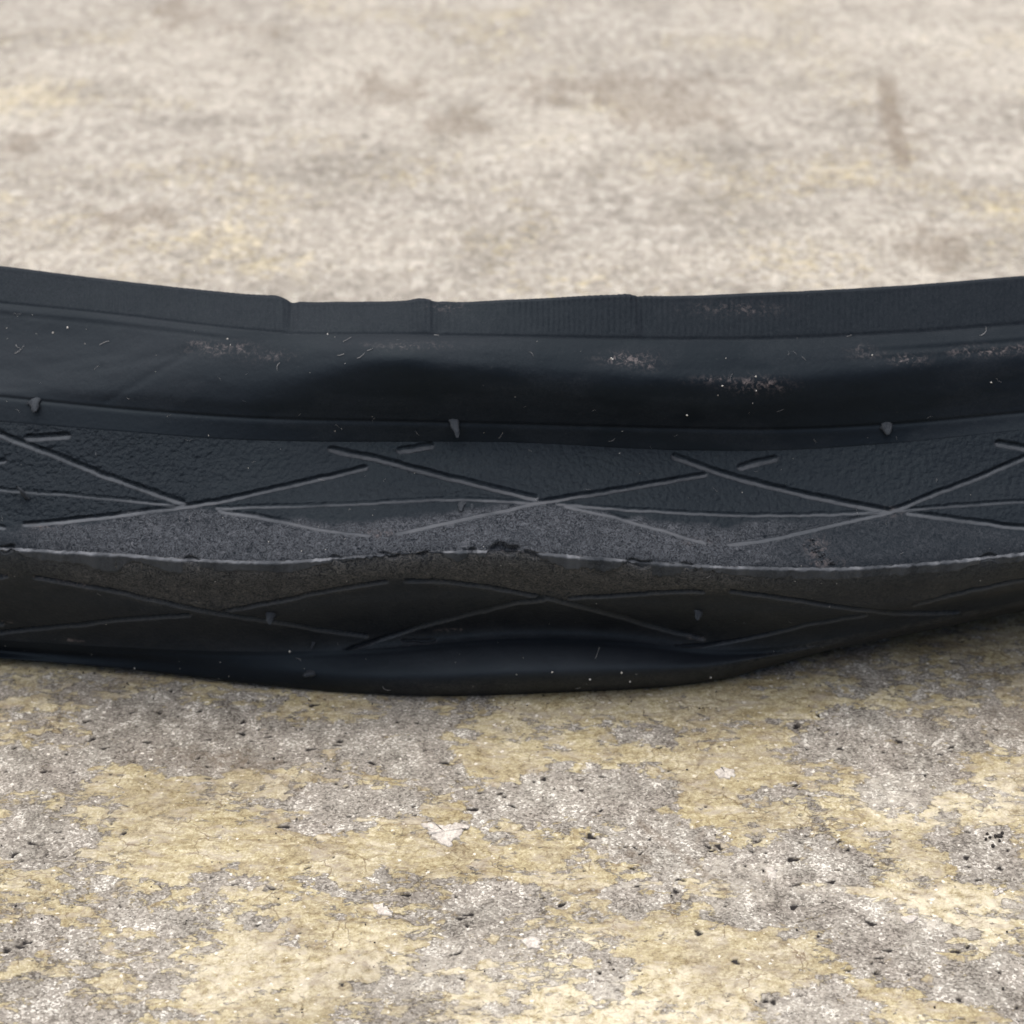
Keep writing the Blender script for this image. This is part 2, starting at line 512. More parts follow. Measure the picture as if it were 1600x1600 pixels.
for pts, w, k_ in (([(1128, 1138), (1112, 1165), (1090, 1198)], 3.5, 1.0), ([(1000, 1285), (1060, 1330), (1135, 1392)], 6, 0.9),
                   ([(1085, 1320), (1095, 1300), (1112, 1290)], 5, 0.7), ([(1150, 1540), (1168, 1500), (1185, 1512)], 3, 0.9),
                   ([(640, 1440), (560, 1442), (530, 1440)], 3.5, 0.9), ([(175, 1515), (205, 1490), (225, 1484)], 3, 0.8),
                   ([(340, 1180), (420, 1205), (480, 1238)], 6, 0.7), ([(420, 1270), (480, 1310), (540, 1330)], 7, 0.6),
                   ([(780, 1320), (900, 1325), (1010, 1322)], 3, 0.7), ([(1385, 130), (1395, 185), (1412, 250)], 16, 1.6)):
    dirt_dark = np.maximum(dirt_dark, k_ * scratch(pts, w))
for pts, w, k_ in (([(500, 1308), (560, 1316), (612, 1320)], 4, 1.0), ([(560, 1278), (610, 1282), (655, 1284)], 3, 0.9),
                   ([(1250, 1385), (1400, 1395), (1560, 1400)], 9, 0.8), ([(885, 1380), (960, 1385), (1030, 1380)], 5, 0.9)):
    m_ = k_ * scratch(pts, w)
    pale = np.maximum(pale, m_)
    film = film + 0.3 * m_
# black pits, mostly in the bare base
pit = np.zeros_like(GX)
cand = []
while len(cand) < 260:
    x, y = rng.uniform(-0.048, 0.048), rng.uniform(-0.052, 0.012)
    i, j = np.searchsorted(gx, x), np.searchsorted(gy, y)
    i, j = min(i, len(gx) - 1), min(j, len(gy) - 1)
    if rng.random() < 0.08 + 0.92 * (grey_m[i, j] > 0.6):
        cand.append((x, y, rng.uniform(0.10, 0.19) * (1.9 if rng.random() < 0.2 else 1.1) * MM, rng.uniform(0.40, 0.85), rng.uniform(-0.5, 0.5)))
for (cx, cy) in ((40, 1470), (445, 1290), (800, 1257), (1300, 1376), (1062, 1373), (923, 1306), (484, 1170), (378, 1144), (1375, 1495),
                 (1362, 1440), (734, 1427), (205, 1112), (490, 1100), (1238, 1340), (1092, 1458), (580, 1190), (695, 1190)):
    p = ground_point(cx, cy)
    cand.append((p[0], p[1], rng.uniform(0.24, 0.40) * MM, rng.uniform(0.55, 0.9), rng.uniform(-0.3, 0.3)))
for (x, y, r, asp, rot) in cand:
    i0, i1 = np.searchsorted(gx, [x - 4 * r, x + 4 * r]); j0, j1 = np.searchsorted(gy, [y - 4 * r, y + 4 * r])
    if i1 <= i0 or j1 <= j0:
        continue
    dx, dy = GX[i0:i1, j0:j1] - x, GY[i0:i1, j0:j1] - y
    ca, sa = math.cos(rot), math.sin(rot)
    u, v = dx * ca + dy * sa, (-dx * sa + dy * ca) / asp
    ang = np.arctan2(v, u)
    d = np.hypot(u, v) / (1.15 * r) * (1 + 0.26 * np.sin(2 * ang + x * 9e4) + 0.2 * np.sin(3 * ang + y * 9e4))
    pit[i0:i1, j0:j1] = np.maximum(pit[i0:i1, j0:j1], 1 - sstep(0.85, 1.15, d))
near = np.exp(-(np.maximum(np.abs(xm) - 60, 0) / 60) ** 2) * np.exp(-(np.maximum(ym - 60, 0) / 100) ** 2)
z = ((fbm(xm * 0.12, ym * 0.12, 51, 4) - 0.5) * 0.35 + (fbm(xm * 1.1, ym * 1.1, 55, 4) - 0.5) * 0.16
     + 0.09 * sstep(0.35, 0.6, film) - 0.14 * pit) * near - 0.12
under = (ym > -2.5) & (ym < 30)
P[..., 2] = np.where(under, np.minimum(z, 0.05), z) * MM
floor = mesh_from("floor", P, grid_faces(len(gx), len(gy)), FLOOR,
                  attrs=dict(film=film, pale=pale, dirt_dark=dirt_dark, pit=pit))
tag(floor, "worn concrete floor with flaking ochre coating, bare grey patches and black pits", kind="structure")

# ------------------------------------------------------------------ tyre: a ring whose sections follow one loose, folded profile
R = 0.300
XK = [0, 200, 400, 600, 800, 1000, 1200, 1400, 1600]
CURVES = {   # where each line along the tyre runs
    's0': spline([0, 100, 200, 300, 400, 430, 455, 540, 640, 668, 690, 800, 985, 1010, 1200, 1400, 1600],
                 [418, 431, 443, 454, 464, 467, 472, 474, 472, 470, 473, 471, 464, 465, 460, 450, 434]),
    's1': spline([0, 200, 300, 450, 600, 800, 1000, 1200, 1400, 1600], [474, 494, 506, 521, 522, 526, 530, 530, 521, 507]),
    's2': spline([0, 300, 400, 490, 570, 620, 700, 800, 1000, 1150, 1300, 1450, 1600], [580, 588, 596, 583, 567, 564, 570, 578, 592, 599, 588, 572, 562]),
    'sd': spline([0, 300, 400, 490, 600, 800, 1000, 1150, 1300, 1450, 1600], [602, 616, 622, 610, 594, 606, 621, 629, 620, 606, 598]),
    'sa': spline([0, 300, 400, 490, 570, 620, 700, 800, 1000, 1150, 1300, 1450, 1600], [552, 562, 568, 560, 548, 546, 551, 558, 571, 576, 564, 548, 538]),
    's3': spline([0, 200, 400, 600, 700, 1050, 1200, 1400, 1600], [620, 640, 654, 659, 661, 670, 672, 663, 645]),
    's4': spline([0, 200, 330, 500, 600, 800, 1050, 1200, 1400, 1600], [659, 675, 685, 690, 690, 691, 703, 704, 692, 672]),
    'm1': spline(XK, [720, 738, 750, 750, 747, 755, 765, 757, 740]),
    'm2': spline(XK, [795, 808, 818, 812, 806, 820, 830, 825, 808]),
    's5': spline([0, 200, 300, 450, 550, 620, 700, 800, 900, 1000, 1100, 1200, 1300, 1400, 1500, 1600],
                 [857, 868, 875, 878, 871, 866, 863, 862, 870, 878, 885, 888, 889, 884, 876, 865]),
    'm3': spline(XK, [930, 940, 945, 935, 930, 940, 950, 938, 912]),
    's6': spline([0, 200, 400, 600, 700, 800, 900, 1000, 1100, 1200, 1400, 1600], [1000, 1012, 1018, 1013, 1004, 998, 998, 1004, 1015, 1012, 978, 938]),
    'bl': spline([0, 200, 400, 600, 800, 1000, 1100, 1200, 1400, 1600], [1016, 1030, 1047, 1058, 1052, 1046, 1042, 1027, 988, 947]),
    's7': spline([0, 200, 400, 550, 650, 800, 900, 1000, 1080, 1140, 1200, 1300, 1400, 1500, 1600],
                 [1028, 1046, 1069, 1083, 1087, 1085, 1081, 1076, 1069, 1059, 1042, 1015, 995, 975, 953]),
}
DEPTH = {    # distance from the outermost circle, mm, towards the ring's centre
    's0': spline(XK, [15.2, 14.8, 13.4, 11.4, 10.6, 10.9, 11.4, 12.4, 13.4]),
    's1': spline(XK, [12.4, 11.9, 10.2, 8.4, 7.9, 8.2, 8.6, 9.4, 10.3]),
    's2': spline(XK, [7.9, 7.6, 6.6, 5.4, 5.0, 5.0, 5.3, 6.3, 7.2]),
    'sd': spline(XK, [6.8, 6.5, 5.9, 5.1, 4.7, 4.7, 5.0, 5.8, 6.5]),
    'sa': spline(XK, [9.1, 8.8, 7.7, 6.3, 5.8, 5.9, 6.3, 7.4, 8.3]),
    's3': spline(XK, [5.9, 5.8, 5.5, 5.3, 5.3, 5.3, 5.3, 5.5, 5.7]),
    's4': spline(XK, [4.6, 4.6, 4.8, 5.2, 5.3, 5.2, 5.0, 4.8, 4.6]),
    'm1': spline(XK, [1.6, 1.6, 1.8, 2.0, 2.1, 2.0, 1.8, 1.6, 1.5]),
    'm2': spline(XK, [-2.2, -2.2, -2.1, -2.0, -1.9, -2.0, -2.1, -2.2, -2.2]),
    's5': spline(XK, [-4.9, -5, -5, -5, -5, -5, -5, -4.9, -4.8]),
    'm3': spline(XK, [-3.6, -3.5, -3.3, -3.1, -3.0, -3.1, -3.4, -3.5, -3.2]),
    's6': spline(XK, [0.2, 0.2, 0.4, 0.8, 1.0, 0.9, 0.3, 0.4, 0.8]),
    'bl': spline(XK, [0.9, 0.7, -0.2, -1.8, -2.5, -2.0, -0.2, 1.6, 2.4]),
}
Z7 = spline([0, 200, 400, 600, 800, 1000, 1130, 1300, 1450, 1600], [1.3, 0.9, 0.4, 0.15, 0.12, 0.15, 0.5, 2.2, 3.4, 4.2])
CURVES['s6c'] = lambda x: CURVES['s6'](x) + 5
DEPTH['s6c'] = lambda x: 0.87 * DEPTH['s6'](x) + 0.13 * DEPTH['bl'](x)
CURVES['sb'] = lambda x: 0.9 * CURVES['s0'](x) + 0.1 * CURVES['s1'](x)
DEPTH['sb'] = lambda x: 0.9 * DEPTH['s0'](x) + 0.1 * DEPTH['s1'](x)
ORDER = ['s0', 'sb', 's1', 'sa', 's2', 'sd', 's3', 's4', 'm1', 'm2', 's5', 'm3', 's6', 's6c', 'bl', 's7']

dense = np.arange(-0.066, 0.0661, 0.00013)
tail = [dense[-1]]
st = 0.00013
while tail[-1] < math.pi * R - 0.002:
    st = min(st * 1.06, 0.004)
    tail.append(tail[-1] + st)
tail = np.array(tail[1:]); tail = tail[tail < math.pi * R - 0.0005]
S = np.concatenate([-tail[::-1], dense, tail])
NU = len(S)
a = np.abs(S)
S_eval = np.sign(S) * np.where(a < 0.050, a, 0.050 + 0.010 * (1 - np.exp(-np.maximum(a - 0.050, 0) / 0.010)))
XEV = 800 + S_eval / PX
rest_b = sstep(0.055, 0.25, a)            # away from the photo's stretch the section eases to one resting shape


def ring(s, y, zz):
    th = s / R
    r = R - y
    return np.stack([r * np.sin(th), R - r * np.cos(th), zz * np.ones_like(s)], -1)


def solve(name):
    cur = CURVES[name]
    if name == 's7':
        zz = Z7(XEV) * MM
        lo, hi = np.full(NU, -0.03), np.full(NU, 0.05)
        for _ in range(45):
            mid = (lo + hi) / 2
            px, py = project(ring(S_eval, mid, zz))
            up = py > cur(px)                      # still too low in view: go further away
            lo, hi = np.where(up, mid, lo), np.where(up, hi, mid)
        return (lo + hi) / 2, zz
    y = DEPTH[name](XEV) * MM
    lo, hi = np.full(NU, -0.03), np.full(NU, 0.08)
    for _ in range(45):
        mid = (lo + hi) / 2
        px, py = project(ring(S_eval, y, mid))
        up = py > cur(px)
        lo, hi = np.where(up, mid, lo), np.where(up, hi, mid)
    return y, (lo + hi) / 2


ST = {}
mid_i = NU // 2
for nm in ORDER:
    y, zz = solve(nm)
    iL = np.argmin(np.abs(S + 0.03))
    ST[nm] = (y * (1 - rest_b) + y[iL] * rest_b, zz * (1 - rest_b) + zz[iL] * rest_b)


def off(nm, dy, dz):
    y, zz = ST[nm]
    return y + dy * MM, zz + dz * MM


z7 = ST['s7'][1]
y7 = ST['s7'][0]
lift = np.maximum(z7 - 0.15 * MM, 0)
ST['u1'] = (y7 + 3.2 * MM, 0.15 * MM + 0.50 * lift)
ST['u2'] = (y7 + 7.5 * MM, 0.25 * MM + 0.30 * lift)
ST['lb'] = (y7 + 11.5 * MM, 0.5 * MM + 0.2 * lift)
ST['lb2'] = (y7 + 15 * MM, 0.6 * MM + 0.2 * lift)
ST['lb3'] = (y7 + 16 * MM, 1.6 * MM + 0.2 * lift)
ST['lb4'] = (y7 + 14.6 * MM, 2.6 * MM + 0.2 * lift)
ST['t1'] = off('s0', 1.1, -0.35)
ST['t2'] = off('s0', 1.7, -1.5)
ST['t3'] = off('s0', 0.8, -3.0)
for nm, dy, dz in (('i1', 2.0, -1.0), ('i2', 2.4, -0.4), ('i4', 2.2, -1.0), ('i5', 2.4, -0.2), ('i6', 2.0, 1.2)):
    src = {'i1': 's1', 'i2': 'sd', 'i4': 'm1', 'i5': 's5', 'i6': 's6'}[nm]
    ST[nm] = off(src, dy, dz)
ST['i7'] = (y7 + 5 * MM, 2.0 * MM + 0.5 * lift)


def sweep(names, counts):
    """smooth surface through the stations; returns (NU, NV, 3)"""
    Y = np.stack([ST[k][0] for k in names], 1); Z = np.stack([ST[k][1] for k in names], 1)
    seg = np.maximum(np.hypot(np.diff(Y, axis=1), np.diff(Z, axis=1)).mean(0), 1e-5)
    t = np.concatenate([[0], np.cumsum(seg)])
    h = seg[None, :]

    def tang(V):
        d = np.diff(V, axis=1) / h
        m = np.empty_like(V)
        m[:, 0], m[:, -1] = d[:, 0], d[:, -1]
        if V.shape[1] > 2:
            m[:, 1:-1] = (d[:, :-1] * h[:, 1:] + d[:, 1:] * h[:, :-1]) / (h[:, 1:] + h[:, :-1])
            m[:, 0] = 1.5 * d[:, 0] - 0.5 * m[:, 1]
            m[:, -1] = 1.5 * d[:, -1] - 0.5 * m[:, -2]
        return m
    mY, mZ = tang(Y), tang(Z)
    oy, oz = [], []
    for k, c in enumerate(counts):
        q = np.linspace(0, 1, c + 1)[(0 if k == 0 else 1):][None, :]
        b0, b1, b2, b3 = (1 + 2 * q) * (1 - q) ** 2, q * (1 - q) ** 2 * seg[k], q ** 2 * (3 - 2 * q), q ** 2 * (q - 1) * seg[k]
        for V, m, o in ((Y, mY, oy), (Z, mZ, oz)):
            o.append(b0 * V[:, k:k + 1] + b1 * m[:, k:k + 1] + b2 * V[:, k + 1:k + 2] + b3 * m[:, k + 1:k + 2])
    YY, ZZ = np.concatenate(oy, 1), np.concatenate(oz, 1)
    SS = S[:, None] * np.ones_like(YY)
    return ring(SS, YY, ZZ)


def normals(Pt):
    du = np.gradient(Pt, axis=0); dv = np.gradient(Pt, axis=1)
    n = np.cross(dv, du)
    n /= np.linalg.norm(n, axis=-1, keepdims=True) + 1e-20
    return n


def gauss(px, py, cx, cy, rx, ry):
    return np.exp(-((px - cx) / rx) ** 2 - ((py - cy) / ry) ** 2)


tyre = bpy.data.objects.new("bicycle_tyre", None)
COL.objects.link(tyre)
tyre.empty_display_size = 0.02
tag(tyre, "worn black bicycle tyre lying flat and empty on its side on the floor", "tyre")

flat = lambda V: V.reshape(-1, 3)
in_view = 1 - sstep(0.060, 0.066, a)[:, None]

# ---- upper bead strip: fine cross ribs and three pinched wrinkles
Pb = sweep(['t3', 't2', 't1', 's0', 'sb', 's1'], [4, 4, 6, 6, 40])
nb = normals(Pb)
px, py = project(Pb)
vv = np.clip((py - CURVES['s0'](px)) / (CURVES['s1'](px) - CURVES['s0'](px)), -0.4, 1.4)
band = sstep(-0.15, 0.08, vv) * (1 - sstep(0.80, 0.97, vv))
rib = np.sin(px / 8.6 * 2 * math.pi + 1.2 * np.sin(px * 0.05))
disp = 0.030 * rib * band * np.clip(1.6 * fbm(px * 0.012, py * 0.05, 8, 4) - 0.35, 0, 1) * (0.25 + 0.75 * np.clip(gauss(px, py, 250, 470, 190, 200) + gauss(px, py, 610, 490, 90, 200) + gauss(px, py, 930, 490, 170, 200), 0, 1)) * 2.3
wr = lambda c, w: np.exp(-((px + 0.25 * (py - 490) * np.sin(c) - c) / w) ** 2)
disp += (0.15 * wr(438, 12) - 0.22 * wr(455, 8) + 0.08 * wr(405, 18)) * (1 - sstep(0.9, 1.3, vv))
disp += (0.12 * wr(658, 12) - 0.14 * wr(682, 8) + 0.10 * wr(985, 12) - 0.10 * wr(1003, 8)) * (1 - sstep(0.8, 1.2, vv))
disp += -0.08 * np.exp(-((vv - 0.985) / 0.04) ** 2)
disp += 0.05 * (fbm(px * 0.04, py * 0.04, 9, 4) - 0.5)
Pb = Pb + nb * (disp * in_view * MM)[..., None]
NVb = Pb.shape[1]
sc_b = gauss(px, py, 1150, 483, 70, 10) * 0.5 + 0.35 * gauss(px, py, 700, 480, 30, 8)
mesh_from("bead", Pb, grid_faces(NU, NVb, True, True), RUBBER, tyre,
          attrs=dict(scuff=sc_b, wear=0.10 * np.ones_like(px)))

# ---- upper sidewall
Psw = sweep(['s1', 'sa', 's2', 'sd', 's3', 's4'], [24, 16, 22, 34, 26])
Psw[:, 0] = Pb[:, -1]
nS = normals(Psw)
px, py = project(Psw)
d3 = py - CURVES['s3'](px)
dq = py - CURVES['s1'](px)
disp = -0.11 * np.exp(-(d3 / 2.8) ** 2) + 0.03 * sstep(2, 9, d3)                # moulded line and raised shoulder strip
disp += -0.05 * np.exp(-((dq - 17) / 3.0) ** 2) * (1 - sstep(280, 420, px)) + 0.07 * np.exp(-((dq - 10) / 4.0) ** 2) * (1 - sstep(280, 420, px))
disp += 0.05 * np.sin(dq * 0.42) * np.exp(-((dq - 26) / 12) ** 2) * sstep(1250, 1500, px)
disp += 0.30 * (fbm(px * 0.006, py * 0.012, 61, 4) - 0.5) * sstep(0, 20, dq) * (1 - sstep(-25, -5, d3))
for (pts, dep, w) in (([(160, 575), (230, 560), (300, 548)], 0.06, 8), ([(170, 625), (230, 590), (290, 556)], 0.07, 7),
                      ([(60, 570), (130, 560), (200, 552)], 0.04, 8)):
    d, _ = line_field(px, py, dense_line(pts))
    disp -= dep * np.exp(-(d / w) ** 2)
edge = np.zeros(Psw.shape[1]); edge[1:-1] = 1
Psw = Psw + nS * (disp * in_view * edge[None, :] * MM)[..., None]
scf = np.zeros_like(px)
for (cx, cy, rx, ry, s) in ((345, 545, 46, 9, 1.0), (310, 541, 18, 9, 0.8), (410, 556, 45, 8, 0.55), (978, 561, 36, 9, 1.2), (1010, 570, 24, 9, 0.7),
                            (1180, 601, 42, 11, 1.0), (1125, 594, 40, 6, 0.7), (1420, 562, 26, 8, 0.9), (1545, 549, 50, 7, 1.0),
                            (1510, 549, 26, 8, 0.7), (1590, 546, 30, 8, 0.9), (1360, 556, 30, 6, 0.4), (640, 540, 60, 6, 0.5),
                            (1345, 547, 20, 8, 0.5)):
    scf = np.maximum(scf, s * gauss(px, py, cx, cy, rx, ry))
scf = scf * (0.3 + 1.3 * fbm(px * 0.05, py * 0.08, 71, 4))
NVs = Psw.shape[1]
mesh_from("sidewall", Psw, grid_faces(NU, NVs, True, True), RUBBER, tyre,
          attrs=dict(scuff=scf, lit_pale=0.24 * gauss(px, py, 40, 555, 340, 70) * (0.6 + 0.8 * fbm(px * 0.01, py * 0.02, 73, 4)) + 0.10 * gauss(px, py, 640, 540, 120, 16), grain=0.05 * np.ones_like(px), wear=0.06 * sstep(0.5, 0.62, fbm(px * 0.008, py * 0.02, 72, 4))))  # paler left flank: skylight from that side painted into the colour

# ---- tread with its moulded grooves
GROOVES = [   # (points, half width px, depth mm)
    ([(-60, 652), (0, 678), (60, 700), (170, 744), (285, 783)], 6.5, 0.55),
    ([(44, 683), (104, 680)], 7.0, 0.50),
    ([(40, 819), (100, 813), (200, 801), (300, 788), (360, 777), (470, 753), (570, 730)], 5.5, 0.50),
    ([(-60, 760), (0, 764), (40, 767), (150, 776), (290, 789)], 4.2, 0.20),
    ([(340, 792), (480, 789), (620, 782), (720, 779), (835, 784)], 4.2, 0.20),
    ([(345, 797), (430, 811), (500, 825), (575, 835)], 5.0, 0.38),
    ([(518, 701), (580, 714), (700, 744), (835, 776)], 6.5, 0.58),
    ([(626, 702), (672, 696)], 7.0, 0.50),
    ([(622, 831), (700, 814), (780, 797), (850, 782), (950, 766), (1100, 741)], 5.5, 0.50),
    ([(885, 790), (960, 806), (1040, 828), (1100, 846)], 5.0, 0.38),
    ([(872, 786), (1000, 796), (1150, 803), (1300, 802), (1390, 797)], 4.2, 0.20),
    ([(1055, 712), (1120, 735), (1250, 769), (1390, 797)], 6.5, 0.58),
    ([(1158, 728), (1210, 715)], 7.0, 0.50),
    ([(1140, 849), (1200, 841), (1300, 818), (1395, 796), (1450, 774), (1530, 744), (1600, 714), (1680, 690)], 5.5, 0.50),
    ([(1395, 797), (1500, 789), (1600, 782), (1750, 775)], 4.0, 0.28),
    ([(1420, 801), (1500, 811), (1600, 823), (1720, 835)], 5.5, 0.42),
    ([(1560, 692), (1620, 702), (1740, 722)], 6.5, 0.5),
    ([(-120, 838), (-60, 832), (-20, 824)], 5.0, 0.4),
    # lower half, below the crown
    ([(55, 902), (160, 920), (240, 937), (330, 957), (420, 970), (500, 983), (572, 994)], 4.6, 0.45),
    ([(350, 955), (430, 940), (520, 921), (603, 908)], 4.6, 0.45),
    ([(-80, 998), (0, 988), (100, 978), (200, 967), (295, 961)], 4.6, 0.45),
    ([(634, 907), (686, 908), (775, 919), (861, 936), (947, 957), (1016, 977), (1098, 997)], 4.8, 0.50),
    ([(538, 1016), (590, 1000), (660, 978), (750, 955), (800, 943), (850, 937)], 4.8, 0.48),
    ([(890, 934), (960, 930), (1050, 925), (1098, 924)], 4.4, 0.45),
    ([(1143, 924), (1222, 934), (1325, 950), (1377, 956), (1497, 957)], 4.6, 0.48),
    ([(1045, 1010), (1084, 1009), (1187, 994), (1256, 977), (1352, 961)], 4.2, 0.42),
    ([(1428, 945), (1497, 927), (1600, 905), (1720, 880)], 4.2, 0.42),
    ([(630, 1001), (679, 1001)], 4.0, 0.3),
    ([(-70, 893), (-20, 896), (10, 900)], 4.2, 0.4),
]
# the same pattern goes on round the tyre beyond both ends of the frame
for pts, w, dep in list(GROOVES):
    xs = [p[0] for p in pts]
    if 480 < min(xs) and max(xs) < 1120:
        GROOVES.append(([(x + 1095, y - 5 - 0.03 * (x - 520)) for x, y in pts], w, dep))
        GROOVES.append(([(x - 1095, y - 22 + 0.02 * (x - 1100)) for x, y in pts], w, dep))

Pall = sweep(['s4', 'm1', 'm2', 's5', 'm3', 's6', 's6c', 'bl', 's7', 'u1', 'u2', 'lb'], [54, 62, 58, 56, 54, 4, 22, 24, 8, 6, 6])
nall = normals(Pall)
NVt = 54 + 62 + 58 + 56 + 54 + 1
Pt, nT = Pall[:, :NVt], nall[:, :NVt]
px, py = project(Pt)
jit = (fbm(px * 0.05, py * 0.05, 81, 3) - 0.5) * 3.0
gro = np.zeros_like(px)
lit_pale = np.zeros_like(px)
c5 = py - CURVES['s5'](px)
soft = fbm(px * 0.03, py * 0.06, 83, 4)
wt = spline([-200, 0, 100, 300, 480, 600, 860, 1000, 1110, 1250, 1390, 1500, 1600, 1800], [835, 829, 819, 796, 816, 812, 788, 812, 822, 812, 803, 815, 832, 840])(px)
wob = (fbm(px * 0.03, py * 0.05, 88, 4) - 0.5) * 18
strong = 0.25 + 0.75 * (sstep(10, 110, px) * (1 - sstep(1120, 1300, px)))
for pts, w, dep in GROOVES:
    d, sd = line_field(px, py + jit, dense_line(pts))
    lower = np.mean([q[1] for q in pts]) > 885
    w = w * (0.95 if lower else 1.05)
    ends = 1 - sstep(0.9 * w, 1.4 * w, d)
    if lower:                       # narrow moulded slit
        g = 1.15 * dep * sstep(-0.75 * w, -0.35 * w, sd) * (1 - sstep(0.0, 0.85 * w, sd)) * ends
        dd = 0.5 * sstep(0.45 * w, 0.7 * w, sd) * (1 - sstep(0.9 * w, 1.2 * w, sd)) * ends
    else:                           # steep upper wall, long lower wall sloping back up to the surface
        ends = 1 - sstep(1.0 * w, 1.6 * w, np.where(sd > 0, d / 1.25, d))
        g = 0.60 * dep * (1 - 0.85 * sstep(-14, 8, py - wt + wob)) * sstep(-0.80 * w, -0.50 * w, sd) * np.clip(1 - (sd + 0.50 * w) / (1.65 * w), 0, 1) * ends
        dd = sstep(-0.12 * w, 0.10 * w, sd) * (1 - sstep(0.75 * w, 1.15 * w, sd)) * ends * (1.0 if dep > 0.3 else 0.8)
    gro = np.maximum(gro, g)
    lit_pale = np.maximum(lit_pale, dd)  # paler lower walls: the light they catch is put into the colour
wear = sstep(-7, 9, py - wt + wob) * (c5 < 2) * strong * (0.6 + 0.8 * soft) * 0.95 + 0.07 * soft
bt = spline([-200, 0, 60, 200, 330, 500, 620, 740, 870, 1000, 1120, 1250, 1360, 1500, 1800], [905, 900, 905, 930, 952, 926, 906, 915, 934, 928, 922, 938, 950, 935, 900])(px)
brown = (1 - sstep(-14, 12, py - bt + wob)) * (c5 > -2) * (0.30 + 0.70 * (sstep(60, 180, px) * (1 - sstep(1080, 1300, px)))) * (0.55 + 0.8 * soft)
# lower half paled slightly, fill light put into its colour
brown = brown + 0.05 * (c5 > 0) * (0.4 + 0.9 * soft)
grain = (1 - sstep(-70, -25, c5)) * (0.35 + 0.65 * (1 - sstep(150, 520, px))) + 0.14
up = (0.12 * np.exp(-((py - CURVES['s4'](px)) / 4.0) ** 2))
nick = np.zeros_like(px)
for (cx, cy, rx, ry, s_) in ((788, 857, 22, 8, 0.75), (832, 865, 12, 5, 0.35), (1000, 880, 18, 6, 0.45), (300, 876, 14, 5, 0.35), (10, 856, 12, 6, 0.4), (660, 864, 9, 4, 0.35),
                             (610, 867, 16, 4, 0.3), (1075, 884, 10, 4, 0.3), (528, 873, 12, 4, 0.3), (1545, 872, 14, 5, 0.35), (738, 862, 6, 4, 0.4)):
    nick = np.maximum(nick, s_ * (1 - sstep(0.7, 1.3, np.hypot((px - cx) / rx, (py - cy + 3 * np.sin(px * 0.16 + cx)) / ry))))
disp = -gro - nick + 0.10 * (fbm(px * 0.012, py * 0.018, 85, 4) - 0.5) + 0.05 * wear * (fbm(px * 0.3, py * 0.3, 87, 3) - 0.5)
edge = np.ones(NVt); edge[0] = edge[-1] = 0
Pt = Pt + nT * (disp * in_view * edge[None, :] * MM)[..., None]
Pt[:, 0] = Psw[:, -1]
scr = np.zeros_like(px)
for (x0, y0, x1, y1) in ((0, 972, 18, 972), (100, 998, 130, 1003), (0, 902, 12, 900), (1078, 996, 1100, 999), (680, 985, 720, 984), (620, 1013, 670, 1009), (55, 902, 140, 918)):
    d, _ = line_field(px, py, [(x0, y0), (x1, y1)])
    scr = np.maximum(scr, np.exp(-(d / 2.6) ** 2))
for (cx, cy, rx, ry, s) in ((1275, 858, 16, 16, 1.0), (1290, 880, 26, 8, 0.9), (590, 834, 30, 7, 0.8), (1090, 846, 22, 6, 0.9), (70, 822, 30, 6, 0.6), (1394, 799, 14, 7, 0.9)):
    scr = np.maximum(scr, s * gauss(px, py, cx, cy, rx, ry))
mesh_from("tread", Pt, grid_faces(NU, NVt, True, True), RUBBER, tyre,
          attrs=dict(wear=wear * (1 - 0.6 * lit_pale), brown=brown * (1 - 0.6 * lit_pale), grain=grain * (1 - 0.9 * lit_pale), scuff=scr * 0.9,
                     lit_wear=lit_pale * np.where(c5 < 0, 0.34 * sstep(-30, 0, py - wt) * strong * np.clip(2.2 * soft - 0.3, 0.2, 1), 0.14),
                     lit_pale=0.13 * (c5 > 0) * (0.5 + soft) + lit_pale * np.where(c5 < 0, 0.98, 0.85) * np.clip(0.35 + 1.1 * fbm(px * 0.012, py * 0.05, 89, 4) + 0.5 * (fbm(px * 0.25, py * 0.25, 90, 2) - 0.5), 0, 1.1)))  # lower half's fill light is painted in here too

# ---- lower sidewall, its bead, and the inside of the casing
Plo, nL = Pall[:, NVt - 1:].copy(), nall[:, NVt - 1:]
Plo[:, 0] = Pt[:, -1]
px, py = project(Plo)
c7 = py - CURVES['s7'](px)
dusty = np.exp(-((c7 + 10) / 12.0) ** 2) * 0.5 * sstep(480, 700, px) * (0.4 + fbm(px * 0.05, py * 0.05, 91, 3))
disp = 0.12 * (fbm(px * 0.01, py * 0.02, 93, 4) - 0.5) - 0.05 * np.exp(-((py - CURVES['s6'](px) - 6) / 3.5) ** 2)
edge = np.ones(Plo.shape[1]); edge[0] = 0
Plo = Plo + nL * (disp * in_view * edge[None, :] * MM)[..., None]
Plo[..., 2] = np.maximum(Plo[..., 2], 0.06 * MM)
mesh_from("sidewall", Plo, grid_faces(NU, Plo.shape[1], True, True), RUBBER, tyre, attrs=dict(brown=dusty, lit_pale=0.30 * gauss(px, py, 840, 1034, 260, 26) * (0.6 + 0.8 * fbm(px * 0.02, py * 0.04, 92, 4)), grain=0.05 * np.ones_like(px)))  # bluish sheen on the bulge is painted into the colour
Plb = sweep(['lb', 'lb2', 'lb3', 'lb4'], [6, 5, 5])
Plb[:, 0] = Plo[:, -1]
mesh_from("bead", Plb, grid_faces(NU, Plb.shape[1], True, True), RUBBER, tyre)
Pin = sweep(['lb4', 'i7', 'i6', 'i5', 'i4', 'i2', 'i1', 't3'], [4, 6, 8, 8, 8, 6, 4])
Pin[:, 0] = Plb[:, -1]; Pin[:, -1] = Pb[:, 0]
